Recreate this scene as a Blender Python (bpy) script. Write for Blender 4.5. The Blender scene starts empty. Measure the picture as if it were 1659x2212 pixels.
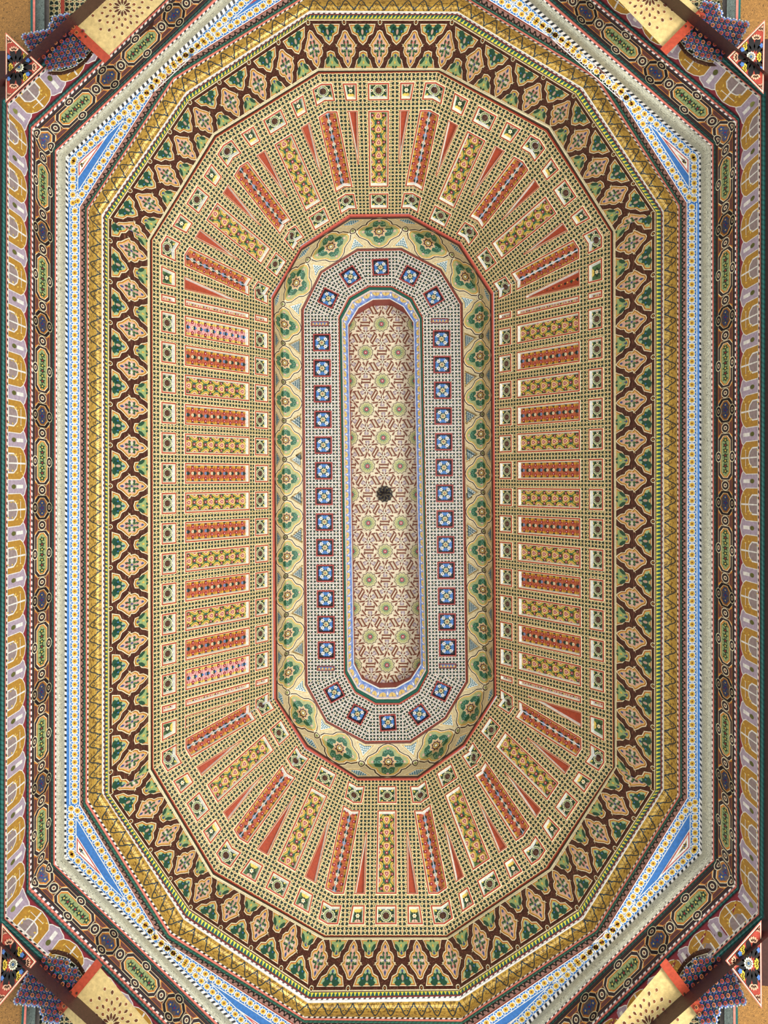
import bpy, math, random
from mathutils import Vector
from mathutils.geometry import delaunay_2d_cdt, tessellate_polygon
R=random.Random(3)
sc=bpy.context.scene
# ---------- camera, world, lights
F=1600.0; CX,CY=828.0,1030.0; CAMZ=1.5
cd=bpy.data.cameras.new('camera'); cam=bpy.data.objects.new('camera',cd); sc.collection.objects.link(cam)
cam.location=(0,0,CAMZ); cam.rotation_euler=(0,math.pi,0)
cd.sensor_fit='HORIZONTAL'; cd.sensor_width=36; cd.lens=36*F/1659
cd.shift_x=(829.5-CX)/1659; cd.shift_y=-(1106-CY)/1659; cd.clip_start=.05
sc.camera=cam
w=bpy.data.worlds.new('world'); sc.world=w; w.use_nodes=True
w.node_tree.nodes['Background'].inputs[0].default_value=(.95,.97,1,1)
w.node_tree.nodes['Background'].inputs[1].default_value=.66
def area(name,loc,target,sx,sy,power,col):
    l=bpy.data.lights.new(name,'AREA'); l.shape='RECTANGLE'; l.size=sx; l.size_y=sy; l.energy=power; l.color=col
    o=bpy.data.objects.new(name,l); sc.collection.objects.link(o); o.location=loc
    o.rotation_euler=(Vector(target)-Vector(loc)).to_track_quat('-Z','Y').to_euler()
area('doorway_daylight',(-5.2,-.6,1.6),(0,-.3,8),3,3,760,(1,.97,.93))
area('floor_bounce',(.6,0,.1),(0,0,9),4,5,330,(.96,.98,1))
sc.view_settings.view_transform='Standard'; sc.view_settings.look='None'
sc.view_settings.exposure=-0.03; sc.view_settings.gamma=1; sc.view_settings.use_curve_mapping=False
# ---------- colours (sRGB)
def C(h):
    h=h.lstrip('#'); r=[int(h[i:i+2],16)/255 for i in (0,2,4)]
    return tuple(((c+.055)/1.055)**2.4 if c>.04 else c/12.92 for c in r)+(1,)
CREAM=C('f6ecc0');WHITE=C('f3f3ea');BROWN=C('3d1812');MAROON=C('7a322c');RED=C('b04028');PINK=C('e8806e');GREEN=C('15503a')
DGREEN=C('1d3820');TEAL=C('2a6f66');YEL=C('e8c65a');ORANGE=C('c9802e');BLUE=C('3f7cc0');DBLUE=C('2b4c86');LIL=C('b3a3b4');GOLD=C('b98a2e')
PGREEN=C('a9c49a');PK=C('e3b8a0');BLACK=C('1a1614');TAN=C('b89a5c');OLIVE=C('8a8f4a');VIO=C('2a1c20');MUD=C('6f4436');CRIM=C('9c2228')
# ---------- materials
def mat(name,rough=.55,metal=0,build=None,attr=True,bump=.15):
    m=bpy.data.materials.new(name); m.use_nodes=True; nt=m.node_tree; b=nt.nodes['Principled BSDF']
    b.inputs['Roughness'].default_value=rough; b.inputs['Metallic'].default_value=metal
    N=nt.nodes; L=nt.links
    geo=N.new('ShaderNodeNewGeometry')
    nz=N.new('ShaderNodeTexNoise'); nz.inputs['Scale'].default_value=45; nz.inputs['Detail'].default_value=5
    L.new(geo.outputs['Position'],nz.inputs['Vector'])
    mr=N.new('ShaderNodeMapRange'); mr.inputs[1].default_value=.3; mr.inputs[2].default_value=.7; mr.inputs[3].default_value=.78; mr.inputs[4].default_value=1.12
    L.new(nz.outputs[0],mr.inputs[0])
    at=N.new('ShaderNodeAttribute'); at.attribute_name='col'
    src=build(nt,at.outputs['Color']) if build else at.outputs['Color']
    mul=N.new('ShaderNodeVectorMath'); mul.operation='SCALE'
    L.new(src,mul.inputs[0]); L.new(mr.outputs[0],mul.inputs['Scale']); L.new(mul.outputs[0],b.inputs['Base Color'])
    bp=N.new('ShaderNodeBump'); bp.inputs['Strength'].default_value=bump; bp.inputs['Distance'].default_value=.004
    L.new(nz.outputs[0],bp.inputs['Height']); L.new(bp.outputs[0],b.inputs['Normal'])
    return m
def M(nt,op,a,b=None,c=None):
    n=nt.nodes.new('ShaderNodeMath'); n.operation=op
    for i,x in enumerate((a,b,c)):
        if x is None: continue
        if isinstance(x,(int,float)): n.inputs[i].default_value=x
        else: nt.links.new(x,n.inputs[i])
    return n.outputs[0]
def mix(nt,f,a,b):
    n=nt.nodes.new('ShaderNodeMix'); n.data_type='RGBA'
    nt.links.new(f,n.inputs[0])
    for i,x in ((6,a),(7,b)):
        if isinstance(x,tuple): n.inputs[i].default_value=x
        else: nt.links.new(x,n.inputs[i])
    return n.outputs[2]
def uvs(nt):
    u=nt.nodes.new('ShaderNodeUVMap'); u.uv_map='uv'; s=nt.nodes.new('ShaderNodeSeparateXYZ'); nt.links.new(u.outputs[0],s.inputs[0]); return s.outputs[0],s.outputs[1]
def lattice(nt,col):
    u,v=uvs(nt); p=.078
    ax=M(nt,'ABSOLUTE',M(nt,'SUBTRACT',M(nt,'FRACT',M(nt,'DIVIDE',u,p)),.5)); ay=M(nt,'ABSOLUTE',M(nt,'SUBTRACT',M(nt,'FRACT',M(nt,'DIVIDE',v,p)),.5))
    def d(cx,cy):
        x=M(nt,'SUBTRACT',ax,cx); y=M(nt,'SUBTRACT',ay,cy)
        return M(nt,'SQRT',M(nt,'ADD',M(nt,'MULTIPLY',x,x),M(nt,'MULTIPLY',y,y)))
    r=.60; d0=d(0,0); d1=d(1,0); d2=d(0,1)
    L=M(nt,'MINIMUM',M(nt,'MINIMUM',M(nt,'ABSOLUTE',M(nt,'SUBTRACT',d0,r)),M(nt,'ABSOLUTE',M(nt,'SUBTRACT',d1,r))),M(nt,'ABSOLUTE',M(nt,'SUBTRACT',d2,r)))
    L=M(nt,'MINIMUM',L,M(nt,'ABSOLUTE',M(nt,'MULTIPLY',M(nt,'SUBTRACT',M(nt,'ADD',ax,ay),.2),.75)))
    L=M(nt,'MINIMUM',L,M(nt,'MAXIMUM',M(nt,'MINIMUM',ax,ay),M(nt,'SUBTRACT',.2,M(nt,'ADD',ax,ay))))
    line=M(nt,'LESS_THAN',L,.042)
    lens=M(nt,'LESS_THAN',M(nt,'MINIMUM',d1,d2),r); tan=M(nt,'MAXIMUM',M(nt,'LESS_THAN',M(nt,'ADD',ax,ay),.2),M(nt,'GREATER_THAN',d0,r))
    c=mix(nt,lens,C('1f2f22'),C('9a3a26')); c=mix(nt,tan,c,C('a08a50')); return mix(nt,line,c,col)
def cord(nt,col):
    u,v=uvs(nt); s=M(nt,'FRACT',M(nt,'ADD',M(nt,'DIVIDE',u,.035),M(nt,'DIVIDE',v,.05)))
    g=M(nt,'GREATER_THAN',s,.6); n=nt.nodes.new('ShaderNodeVectorMath'); n.operation='SCALE'; nt.links.new(col,n.inputs[0]); n.inputs['Scale'].default_value=.55
    return mix(nt,g,col,n.outputs[0])
def dash(nt,col):
    u,v=uvs(nt); return mix(nt,M(nt,'GREATER_THAN',M(nt,'FRACT',M(nt,'ADD',M(nt,'DIVIDE',u,.045),M(nt,'DIVIDE',v,.09))),.55),C('eee8dc'),C('1c2026'))
def rope(nt,col):
    u,v=uvs(nt); n=nt.nodes.new('ShaderNodeTexNoise'); n.inputs['Scale'].default_value=90; n.inputs['Detail'].default_value=3
    return mix(nt,M(nt,'GREATER_THAN',n.outputs[0],.6),col,C('8a5a44'))
def gilt(nt,col):
    n=nt.nodes.new('ShaderNodeTexNoise'); n.inputs['Scale'].default_value=40; n.inputs['Detail'].default_value=8
    g=nt.nodes.new('ShaderNodeNewGeometry'); nt.links.new(g.outputs['Position'],n.inputs['Vector'])
    return mix(nt,M(nt,'GREATER_THAN',n.outputs[0],.56),col,C('8a6a30'))
def scroll(nt,col):
    g=nt.nodes.new('ShaderNodeNewGeometry'); n=nt.nodes.new('ShaderNodeTexNoise'); n.inputs['Scale'].default_value=26; n.inputs['Detail'].default_value=1
    nt.links.new(g.outputs['Position'],n.inputs['Vector']); s=M(nt,'ABSOLUTE',M(nt,'SINE',M(nt,'MULTIPLY',n.outputs[0],38)))
    k=nt.nodes.new('ShaderNodeVectorMath'); k.operation='SCALE'; nt.links.new(col,k.inputs[0]); k.inputs['Scale'].default_value=.45
    return mix(nt,M(nt,'GREATER_THAN',s,.45),k.outputs[0],col)
MP=mat('painted_wood');ML=mat('lattice_paint',build=lattice);MC=mat('twisted_cord',build=cord);MD=mat('dashed_border',build=dash)
MR=mat('painted_rope',build=rope);MG=mat('gilt_paint',rough=.38,metal=.25,build=gilt);MS=mat('scroll_paint',build=scroll)
MATS=[MP,ML,MC,MD,MR,MG,MS]; PAINT,LAT,CORD,DASH,ROPE,GILT,SCR=range(7)
# ---------- mesh builder
def P3(x,y,z): return Vector((-(x-CX)*z/F,-(y-CY)*z/F,z))
OFF=Vector((0,0,CAMZ))
class MB:
    def __init__(s): s.v=[];s.f=[];s.c=[];s.m=[];s.uv=[]
    def add(s,pts,col,m=PAINT,uv=None):
        n=len(pts)
        if n<3: return
        nor=Vector((0,0,0))
        for i in range(n): nor+=pts[i].cross(pts[(i+1)%n])
        cen=sum(pts,Vector())/n
        if nor.dot(cen)>0: pts=pts[::-1]; uv=uv[::-1] if uv else None
        b=len(s.v); s.v+=pts; s.f.append(list(range(b,b+n))); s.c.append(col); s.m.append(m); s.uv+= uv if uv else [(p.x+.3*p.z,p.y+.3*p.z) for p in pts]
    def build(s,name,parent=None):
        me=bpy.data.meshes.new(name); me.from_pydata([tuple(p+OFF) for p in s.v],[],s.f)
        used=sorted(set(s.m)); mp={k:i for i,k in enumerate(used)}
        for k in used: me.materials.append(MATS[k])
        me.polygons.foreach_set('material_index',[mp[k] for k in s.m])
        a=me.color_attributes.new('col','FLOAT_COLOR','CORNER'); buf=[]
        for f,c in zip(s.f,s.c): buf+=list(c)*len(f)
        a.data.foreach_set('color',buf)
        u=me.uv_layers.new(name='uv'); u.data.foreach_set('uv',[x for t in s.uv for x in t])
        me.update(); o=bpy.data.objects.new(name,me); sc.collection.objects.link(o)
        if parent: o.parent=parent
        return o
def empty(name,label,cat,kind=None,group=None):
    o=bpy.data.objects.new(name,None); sc.collection.objects.link(o); tag(o,label,cat,kind,group); return o
def tag(o,label,cat,kind=None,group=None):
    o['label']=label;o['category']=cat
    if kind:o['kind']=kind
    if group:o['group']=group
# ---------- measured rings
def lp(a,b,t): return a+(b-a)*t
K={1:[(650,-27),(1013,-27),(1303,151),(1484,438.7),(1485,1724.5),(1302,2024),(1010,2225),(650,2226),(346,2027),(171.8,1738.7),(172,447),(358,158)],
3:[(654,-12),(1008,-10),(1299,166),(1472,443),(1473,1720),(1291,2014),(998,2212),(657,2209),(361,2026),(180,1739),(184,449),(371,163)],
4:[(660,-2),(1003,-1),(1284,172),(1463,445),(1463,1718),(1283,2006.5),(996,2199),(658,2195.6),(371,2013),(191,1727.6),(192,453.4),(378,174.5)],
5:[(669,22.6),(989.7,25),(1260,190),(1434,456),(1434,1705.6),(1260,1986),(991.4,2162.5),(664.6,2167),(396,1986),(220,1713.5),(219,464),(401,199)],
6:[(668,31),(988,31),(1254,194),(1430,458),(1429,1704),(1255,1981),(993,2150),(667.8,2156),(401,1980),(226,1716),(225,466),(404,205)],
7:[(664,42),(978,42),(1243,203),(1416,458),(1415,1707),(1250,1966),(991,2139),(671,2142),(408.7,1964),(234,1715),(233,473),(407,217)],
8:[(687,150),(950.6,150),(1187.5,274),(1327,499.4),(1330,1656),(1191.8,1877),(966,2027),(699,2027),(458,1892),(323,1664.6),(321,519),(461,290)],
9:[(689,159),(946,155.5),(1179,284.5),(1319,501.5),(1324,1658),(1179,1875),(964.6,2020.7),(702.4,2020.7),(464,1882),(331,1658),(329,519),(468,297)],
10:[(753.8,462),(883.5,462),(995.4,523.5),(1066,632),(1073,1502),(1006.4,1610.7),(902.4,1686),(771,1686),(659.3,1617),(591.5,1509.8),(585,643),(648,533)],
11:[(757,471.5),(882.6,470),(990.7,530),(1060,637),(1067,1503.5),(1000,1607.5),(902.4,1678.5),(771.8,1680),(664,1610.7),(597.8,1509.8),(591,645.5),(651.4,539)],
12:[(761.7,499),(875.6,494),(976.5,550),(1039,641.7),(1049,1484.6),(989,1577.6),(897.7,1648.5),(780.6,1650),(684.5,1588.6),(620,1495.6),(610,657.5),(664,561)],
13:[(772.7,542.4),(866,541),(949.7,585),(994,657.5),(1006,1472),(960.7,1549),(885,1599.6),(790,1601),(706.5,1557),(664,1478),(656,670),(695.5,589.7)],
14:[(796,617),(847,618),(891.4,643),(913.5,686),(926,1454.7),(904,1497),(863,1522.4),(810.5,1522.4),(766.4,1497),(743,1456),(731,684),(752.9,641.7)],
15:[(806,647.6),(842,646.6),(870.5,662.7),(893,696.7),(908.7,1434),(887,1467),(855,1484.6),(820,1486),(782,1467),(765,1434),(752.3,702.4),(775,665.5)],
16:[(804.5,660.8),(845,659.9),(876,677.8),(893,699),(907,1433),(884,1463),(855,1473.6),(815,1475),(784,1463),(767,1433),(754.5,706),(769,681.6)]}
Z={1:5.95,3:6.02,4:6.08,5:6.22,6:6.24,7:6.29,8:6.9,9:6.95,10:8.1,11:8.13,12:8.5,13:8.6,14:8.6,15:8.66,16:8.96}
# octagons: order UL-top, UR-top, UR, LR, LR-bot, LL-bot, LL, UL
O={'wb':[(480,-215),(1150,-215),(1644,206),(1640,1976),(1150,2420),(480,2420),(9,1985),(14,222)],
'ft':[(498,-140),(1130,-140),(1597,256),(1596,1921),(1140,2365),(500,2365),(57,1929),(62,270)],
'co':[(503,-125),(1125,-125),(1588,266),(1586,1911),(1134,2350),(506,2350),(68,1912),(72,282)],
'ci':[(531,-80),(1105,-80),(1546,307),(1547,1862),(1116,2290),(532,2290),(110,1870),(114,322)],
'so':[(540,-62),(1100,-62),(1536,316),(1538,1857),(1110,2275),(540,2275),(121,1866),(124,328)],
'si':[(550,-45),(1090,-45),(1514,332),(1516,1843),(1098,2258),(551,2258),(139,1853),(142,339)],
'sb':[(556,-38),(1085,-38),(1510,335),(1512,1840),(1092,2252),(556,2252),(143,1850),(147,342)]}
OZ={'wb':5.27,'ft':5.6,'co':5.62,'ci':5.8,'so':5.82,'si':5.92,'sb':5.94}
class Ring:
    """levels: [(polygon,z,t)]"""
    def __init__(s,lv): s.lv=lv; s.n=len(lv[0][0])
    def at(s,j,a,t,h=0):
        lv=s.lv; k=0
        while k<len(lv)-2 and t>lv[k+1][2]+1e-9: k+=1
        (A,za,ta),(B,zb,tb)=lv[k],lv[k+1]; q=(t-ta)/(tb-ta); j2=(j+1)%s.n
        x0,y0=lp(A[j][0],B[j][0],q),lp(A[j][1],B[j][1],q); x1,y1=lp(A[j2][0],B[j2][0],q),lp(A[j2][1],B[j2][1],q)
        z=1/lp(1/za,1/zb,q); p=P3(lp(x0,x1,a),lp(y0,y1,a),z)
        return p-p.normalized()*h
    def band(s,mb,j,t0,t1,col,m=PAINT,h=0,bulge=0):
        ts=[t0]+[l[2] for l in s.lv if t0+1e-6<l[2]<t1-1e-6]+[t1]
        if bulge: ts=[lp(t0,t1,i/6) for i in range(7)]
        H=lambda t:h+bulge*math.sin(math.pi*(t-t0)/(t1-t0))
        L=(s.at(j,0,t0)-s.at(j,1,t0)).length
        for a,b in zip(ts,ts[1:]):
            d=(s.at(j,0,a)-s.at(j,0,b)).length
            v0=0 if a==t0 else vv
            vv=v0+d; NS=16
            for i in range(NS):
                x,y=i/NS,(i+1)/NS
                mb.add([s.at(j,x,a,H(a)),s.at(j,y,a,H(a)),s.at(j,y,b,H(b)),s.at(j,x,b,H(b))],col,m,[(L*x,v0),(L*y,v0),(L*y,vv),(L*x,vv)])
def clip(poly,ax,val,keep_less):
    out=[]; n=len(poly)
    for i in range(n):
        p,q=poly[i],poly[(i+1)%n]; ip=(p[ax]<=val)==keep_less or p[ax]==val; iq=(q[ax]<=val)==keep_less or q[ax]==val
        if ip: out.append(p)
        if ip!=iq:
            k=(val-p[ax])/(q[ax]-p[ax]); out.append((lp(p[0],q[0],k),lp(p[1],q[1],k)))
    return out
def put(mb,ring,j,poly,col,h,m=PAINT):
    """poly in (s,t); clipped to the facet and to the ring's folds"""
    poly=clip(clip(poly,0,0,False),0,1,True) if min(p[0] for p in poly)<0 or max(p[0] for p in poly)>1 else poly
    if len(poly)<3: return
    tb=[l[2] for l in ring.lv]
    inner=[t for t in tb[1:-1] if min(p[1] for p in poly)<t<max(p[1] for p in poly)]
    if not inner: mb.add([ring.at(j,a,t,h) for a,t in poly],col,m); return
    tri=tessellate_polygon([[Vector((a,t,0)) for a,t in poly]])
    for tr in tri:
        P=[poly[i] for i in tr]
        for a,b in zip([-9]+inner,inner+[9]):
            Q=clip(clip(P,1,a,False),1,b,True)
            if len(Q)>=3: mb.add([ring.at(j,x,t,h) for x,t in Q],col,m)
def motif(mb,ring,j,sc_,ds,items,h0=.001):
    for k,(pts,col,lay) in enumerate(items): put(mb,ring,j,[(sc_+a*ds,b) for a,b in pts],col,h0+lay*.0009)
# 2D shapes
def ell(cx,cy,rx,ry,n=12): return [(cx+rx*math.cos(6.2832*i/n),cy+ry*math.sin(6.2832*i/n)) for i in range(n)]
def star(cx,cy,rx,ry,n=8,k=.7,ph=0): return [(cx+rx*(1 if i%2==0 else k)*math.cos(ph+math.pi*i/n),cy+ry*(1 if i%2==0 else k)*math.sin(ph+math.pi*i/n)) for i in range(2*n)]
def scal(p,c,k): return [(c[0]+(x-c[0])*k,c[1]+(y-c[1])*k) for x,y in p]
def petal(cx,cy,ang,l,w,asp=1.0,r0=.15):
    ca,sa=math.cos(ang),math.sin(ang); o=[]
    for u,v in ((r0,0),(.45,.5),(.8,.42),(1,0),(.8,-.42),(.45,-.5)): 
        x,y=u*l,v*w; o.append((cx+(x*ca-y*sa)*asp,cy+x*sa+y*ca))
    return o
def rib(pts,w,asp=1.0):
    L=[];Rr=[];n=len(pts)
    for i in range(n):
        a,b=pts[max(0,i-1)],pts[min(n-1,i+1)]; dx,dy=(b[0]-a[0])/asp,b[1]-a[1]; d=math.hypot(dx,dy) or 1
        L.append((pts[i][0]-dy/d*w*asp,pts[i][1]+dx/d*w)); Rr.append((pts[i][0]+dy/d*w*asp,pts[i][1]-dx/d*w))
    return L+Rr[::-1]
def ribs(pts,w,asp=1.0):
    return [rib(pts[i:i+2],w,asp) for i in range(len(pts)-1)]
def dist(ring,j,t): return (ring.at(j,0,t)-ring.at(j,1,t)).length
# ================= outer rings (octagon) =================
def R8(a,b): return Ring([(O[a],OZ[a],0),(O[b],OZ[b],1)])
side8={0:'top',1:'upper right diagonal',2:'right',3:'lower right diagonal',4:'bottom',5:'lower left diagonal',6:'left',7:'upper left diagonal'}
wallname={2:'wall_right',6:'wall_left',7:'wall_upper_left',1:'wall_upper_right',3:'wall_lower_right',5:'wall_lower_left'}
fr=R8('wb','ft')
def arch_items():
    it=[([(-.5,.1),(.5,.1),(.5,.96),(-.5,.96)],C('8e2f3c'),0)]
    for s in (-1,1):
        p=[(s*.5,.1),(s*.27,.1),(s*.2,.3),(s*.19,.74),(s*.27,.8),(s*.33,.88),(s*.44,.93),(s*.5,.97)]
        it+=[(p,WHITE,1),(scal(p,(s*.5,.5),.93),LIL,2),([(s*.5,.5),(s*.46,.5),(s*.46,.8),(s*.5,.8)],WHITE,3),(ell(s*.5,.38,.05,.1),OLIVE,3)]
    g=[(-.36,.1),(-.36,.68),(-.3,.8),(-.18,.9),(0,.95),(.18,.9),(.3,.8),(.36,.68),(.36,.1)]
    it+=[(g,WHITE,3),(scal(g,(0,.45),.95),GOLD,4)]
    d=[(-.22,.12),(-.22,.38),(-.13,.52),(0,.57),(.13,.52),(.22,.38),(.22,.12)]
    it+=[(d,WHITE,5),(scal(d,(0,.33),.86),C('9a8a88'),6),([(-.012,.12),(.012,.12),(.02,.9),(-.02,.9)],WHITE,7),([(-.18,.68),(.18,.68),(.18,.7),(-.18,.7)],WHITE,7)]
    for s in (-1,1):
        for q in range(5): it.append((petal(s*(.16+.035*(q%3)),.2+.14*q if q<4 else .75,1.2*s+q,.14,.06,.45),YEL,6))
    return it
AI=arch_items()
for j,nm in wallname.items():
    w_=empty(nm,'painted frieze wall on the %s side, gold arches between lilac lobes'%side8[j],'wall','structure')
    b=MB(); fr.band(b,j,0,1,C('5c2f34'),SCR,0); fr.band(b,j,0,.05,PINK,PAINT,.02,.02); fr.band(b,j,.05,.1,WHITE,DASH,.008); b.build('frieze_board',w_)
    L=dist(fr,j,.6); n=max(1,round(L/.335))
    for k in range(n):
        b=MB(); motif(b,fr,j,(k+.5)/n,1/n,AI); b.build('arch_painting',w_)
    # bottom teal rail
    b=MB(); lowp=[(CX+(x-CX)*1.012,CY+(y-CY)*1.006) for x,y in O['wb']]; r=Ring([(lowp,5.24,0),(O['wb'],5.27,1)])
    out=[(CX+(x-CX)*1.05,CY+(y-CY)*1.03) for x,y in O['wb']]
    r.band(b,j,0,1,TEAL,CORD,.01,.02); Ring([(out,5.0,0),(lowp,5.24,1)]).band(b,j,0,1,C('4a2a28'),SCR); b.build('lower_cord',w_)
ft=R8('ft','co')
t1=empty('trim_1','teal and pink twisted cord moulding above the arch frieze','moulding','structure')
for j in range(8):
    b=MB(); ft.band(b,j,0,.4,TEAL,CORD,0,.012); ft.band(b,j,.4,.75,PINK,CORD,0,.012); ft.band(b,j,.75,1,WHITE,DASH,.002); b.build('cord_moulding',t1)
ch=R8('co','ci')
t2=empty('trim_2','dark chain-pattern border with green and violet octagon medallions','border','structure')
def chain(L):
    asp=.24/1.0
    o=[];e=.06
    o+=[([(-.5,.02),(.5,.02),(.5,.12),(-.5,.12)],VIO,1),([(-.5,.88),(.5,.88),(.5,.98),(-.5,.98)],VIO,1)]
    for y in (.125,.86): o.append(([(-.5,y),(.5,y),(.5,y+.02),(-.5,y+.02)],ORANGE,1))
    def octo(cx,hw,c1,c2):
        p=[(cx-hw,.42),(cx-hw+.05,.26),(cx+hw-.05,.26),(cx+hw,.42),(cx+hw,.58),(cx+hw-.05,.74),(cx-hw+.05,.74),(cx-hw,.58)]
        q=lambda d:[(x+(d*asp if x>cx else -d*asp),y+(d if y>.5 else -d)) for x,y in p]
        r=[(q(.14),CREAM,1),(q(.12),VIO,2),(q(.035),CREAM,3),(q(.015),ORANGE,4),(q(-.03),c1,5)]
        for k in range(int(hw/.028)):
            x=cx-hw+.04+k*.056
            if x<cx+hw-.02: r+=[(star(x,.5,.035,.17,5,.5,k),c2,6),(star(x,.5,.012,.055,6,.5),(CRIM if k%2 else YEL),7)]
        return r
    o+=octo(0,.22,C('8f9f68'),DGREEN)
    for s in (-.5,.5): o+=octo(s,.1,C('6d5c54'),DBLUE)
    for cx in (-.31,.31):
        o+=[(ell(cx,.5,.055,.21),CREAM,6),(ell(cx,.5,.048,.185),VIO,7),(ell(cx,.5,.022,.09),CREAM,8),(ell(cx,.5,.014,.06),MUD,9)]
        for y in (.14,.86): o+=[([(cx-.1,y),(cx-.06,lp(y,.5,.45)),(cx+.06,lp(y,.5,.45)),(cx+.1,y)],ORANGE,1),([(cx-.08,y),(cx-.05,lp(y,.5,.38)),(cx+.05,lp(y,.5,.38)),(cx+.08,y)],C('5e3430'),2)]
    for cx,y in ((0,.14),(0,.86),(.5,.14),(.5,.86),(-.5,.14),(-.5,.86)):
        o+=[(ell(cx,y,.06,.15),CREAM,6),(ell(cx,y,.052,.13),VIO,7),(ell(cx,y,.026,.06),CREAM,8),(ell(cx,y,.018,.04),MUD,9)]
    return o
CH=chain(1)
for j in (1,2,3,5,6,7):
    b=MB(); ch.band(b,j,0,1,MUD,SCR); b.build('border_board',t2)
    L=dist(ch,j,.5); n=max(1,round(L/.69))
    for k in range(n): b=MB(); motif(b,ch,j,(k+.5)/n,1/n,CH); b.build('chain_link_painting',t2)
t3=empty('trim_3','silver and gold floral convex cornice with green and pink cords outside it','cornice','structure')
g1=R8('ci','so'); g2=R8('so','si'); g3=R8('si','sb')
for j in range(8):
    b=MB(); g1.band(b,j,0,.45,C('1d4f46'),CORD,0,.01); g1.band(b,j,.45,.8,PINK,PAINT,0,.01); g1.band(b,j,.8,1,WHITE,DASH,.002)
    b.build('cord_moulding',t3); b=MB(); g2.band(b,j,0,1,C('c9c8ae'),SCR,0,.035); g3.band(b,j,0,1,WHITE,DASH); b.build('cornice',t3)
# ---- star band: plane between octagon 'sb' and 12-gon K1 (flat, z about 5.95)
t4=empty('trim_4','blue soffit of yellow eight-pointed stars with eight scrolled corner triangles','soffit','structure')
sb=O['sb']; k1=K[1]; ZS=5.945
def seg(a,b,t): return (lp(a[0],b[0],t),lp(a[1],b[1],t))
def flat(mb,pts,col,h,m=PAINT): 
    mb.add([P3(x,y,ZS-h) for x,y in pts],col,m)
b=MB()
# outer point per inner vertex
def foot(p,a,c):
    dx,dy=c[0]-a[0],c[1]-a[1]; t=((p[0]-a[0])*dx+(p[1]-a[1])*dy)/(dx*dx+dy*dy); return seg(a,c,t)
outm=[foot(k1[0],sb[0],sb[1]),foot(k1[1],sb[0],sb[1]),foot(k1[2],sb[1],sb[2]),foot(k1[3],sb[2],sb[3]),foot(k1[4],sb[2],sb[3]),foot(k1[5],sb[3],sb[4]),foot(k1[6],sb[4],sb[5]),foot(k1[7],sb[4],sb[5]),foot(k1[8],sb[5],sb[6]),foot(k1[9],sb[6],sb[7]),foot(k1[10],sb[6],sb[7]),foot(k1[11],sb[7],sb[0])]
corner={1:sb[1],2:sb[2],4:sb[3],5:sb[4],7:sb[5],8:sb[6],10:sb[7],11:sb[0]}
for j in range(12):
    a,c=k1[j],k1[(j+1)%12]; oa,oc=outm[j],outm[(j+1)%12]
    pts=[a,c,oc]+([corner[j]] if j in corner else [])+[oa]
    mid=(sum(p[0] for p in pts)/len(pts),sum(p[1] for p in pts)/len(pts))
    for i in range(len(pts)): flat(b,[mid,pts[i],pts[(i+1)%len(pts)]],BLUE,0)
b.build('soffit_board',t4)
def starrow(p,q,off,side,nm):
    L=math.dist(p,q); n=max(2,round(L/16.8)); b=MB(); ux,uy=(q[0]-p[0])/L,(q[1]-p[1])/L; nx,ny=-uy*side,ux*side
    def W(u,v): return (p[0]+ux*u+nx*v,p[1]+uy*u+ny*v)
    st=L/n
    for v in (0,2*off): flat(b,[W(0,v-.9),W(L,v-.9),W(L,v+.9),W(0,v+.9)],WHITE,.001)
    for k in range(n):
        u=(k+.5)*st
        flat(b,[W(x,y) for x,y in star(u,off,8,8,8,.76)],WHITE,.002); flat(b,[W(x,y) for x,y in star(u,off,6.2,6.2,8,.78)],C('dcb23c'),.003)
        flat(b,[W(x,y) for x,y in ell(u,off,2.1,2.1,8)],C('8a4a1c'),.004)
        for s in (-1,1): flat(b,[W(x,y) for x,y in rib([(u+st/2,off),(u+st/2+s*3,off+6),(u+st/2,off+9)],.8)],WHITE,.0015); flat(b,[W(x,y) for x,y in rib([(u+st/2,off),(u+st/2+s*3,off-6),(u+st/2,off-9)],.8)],WHITE,.0015)
    b.build(nm,t4)
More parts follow.
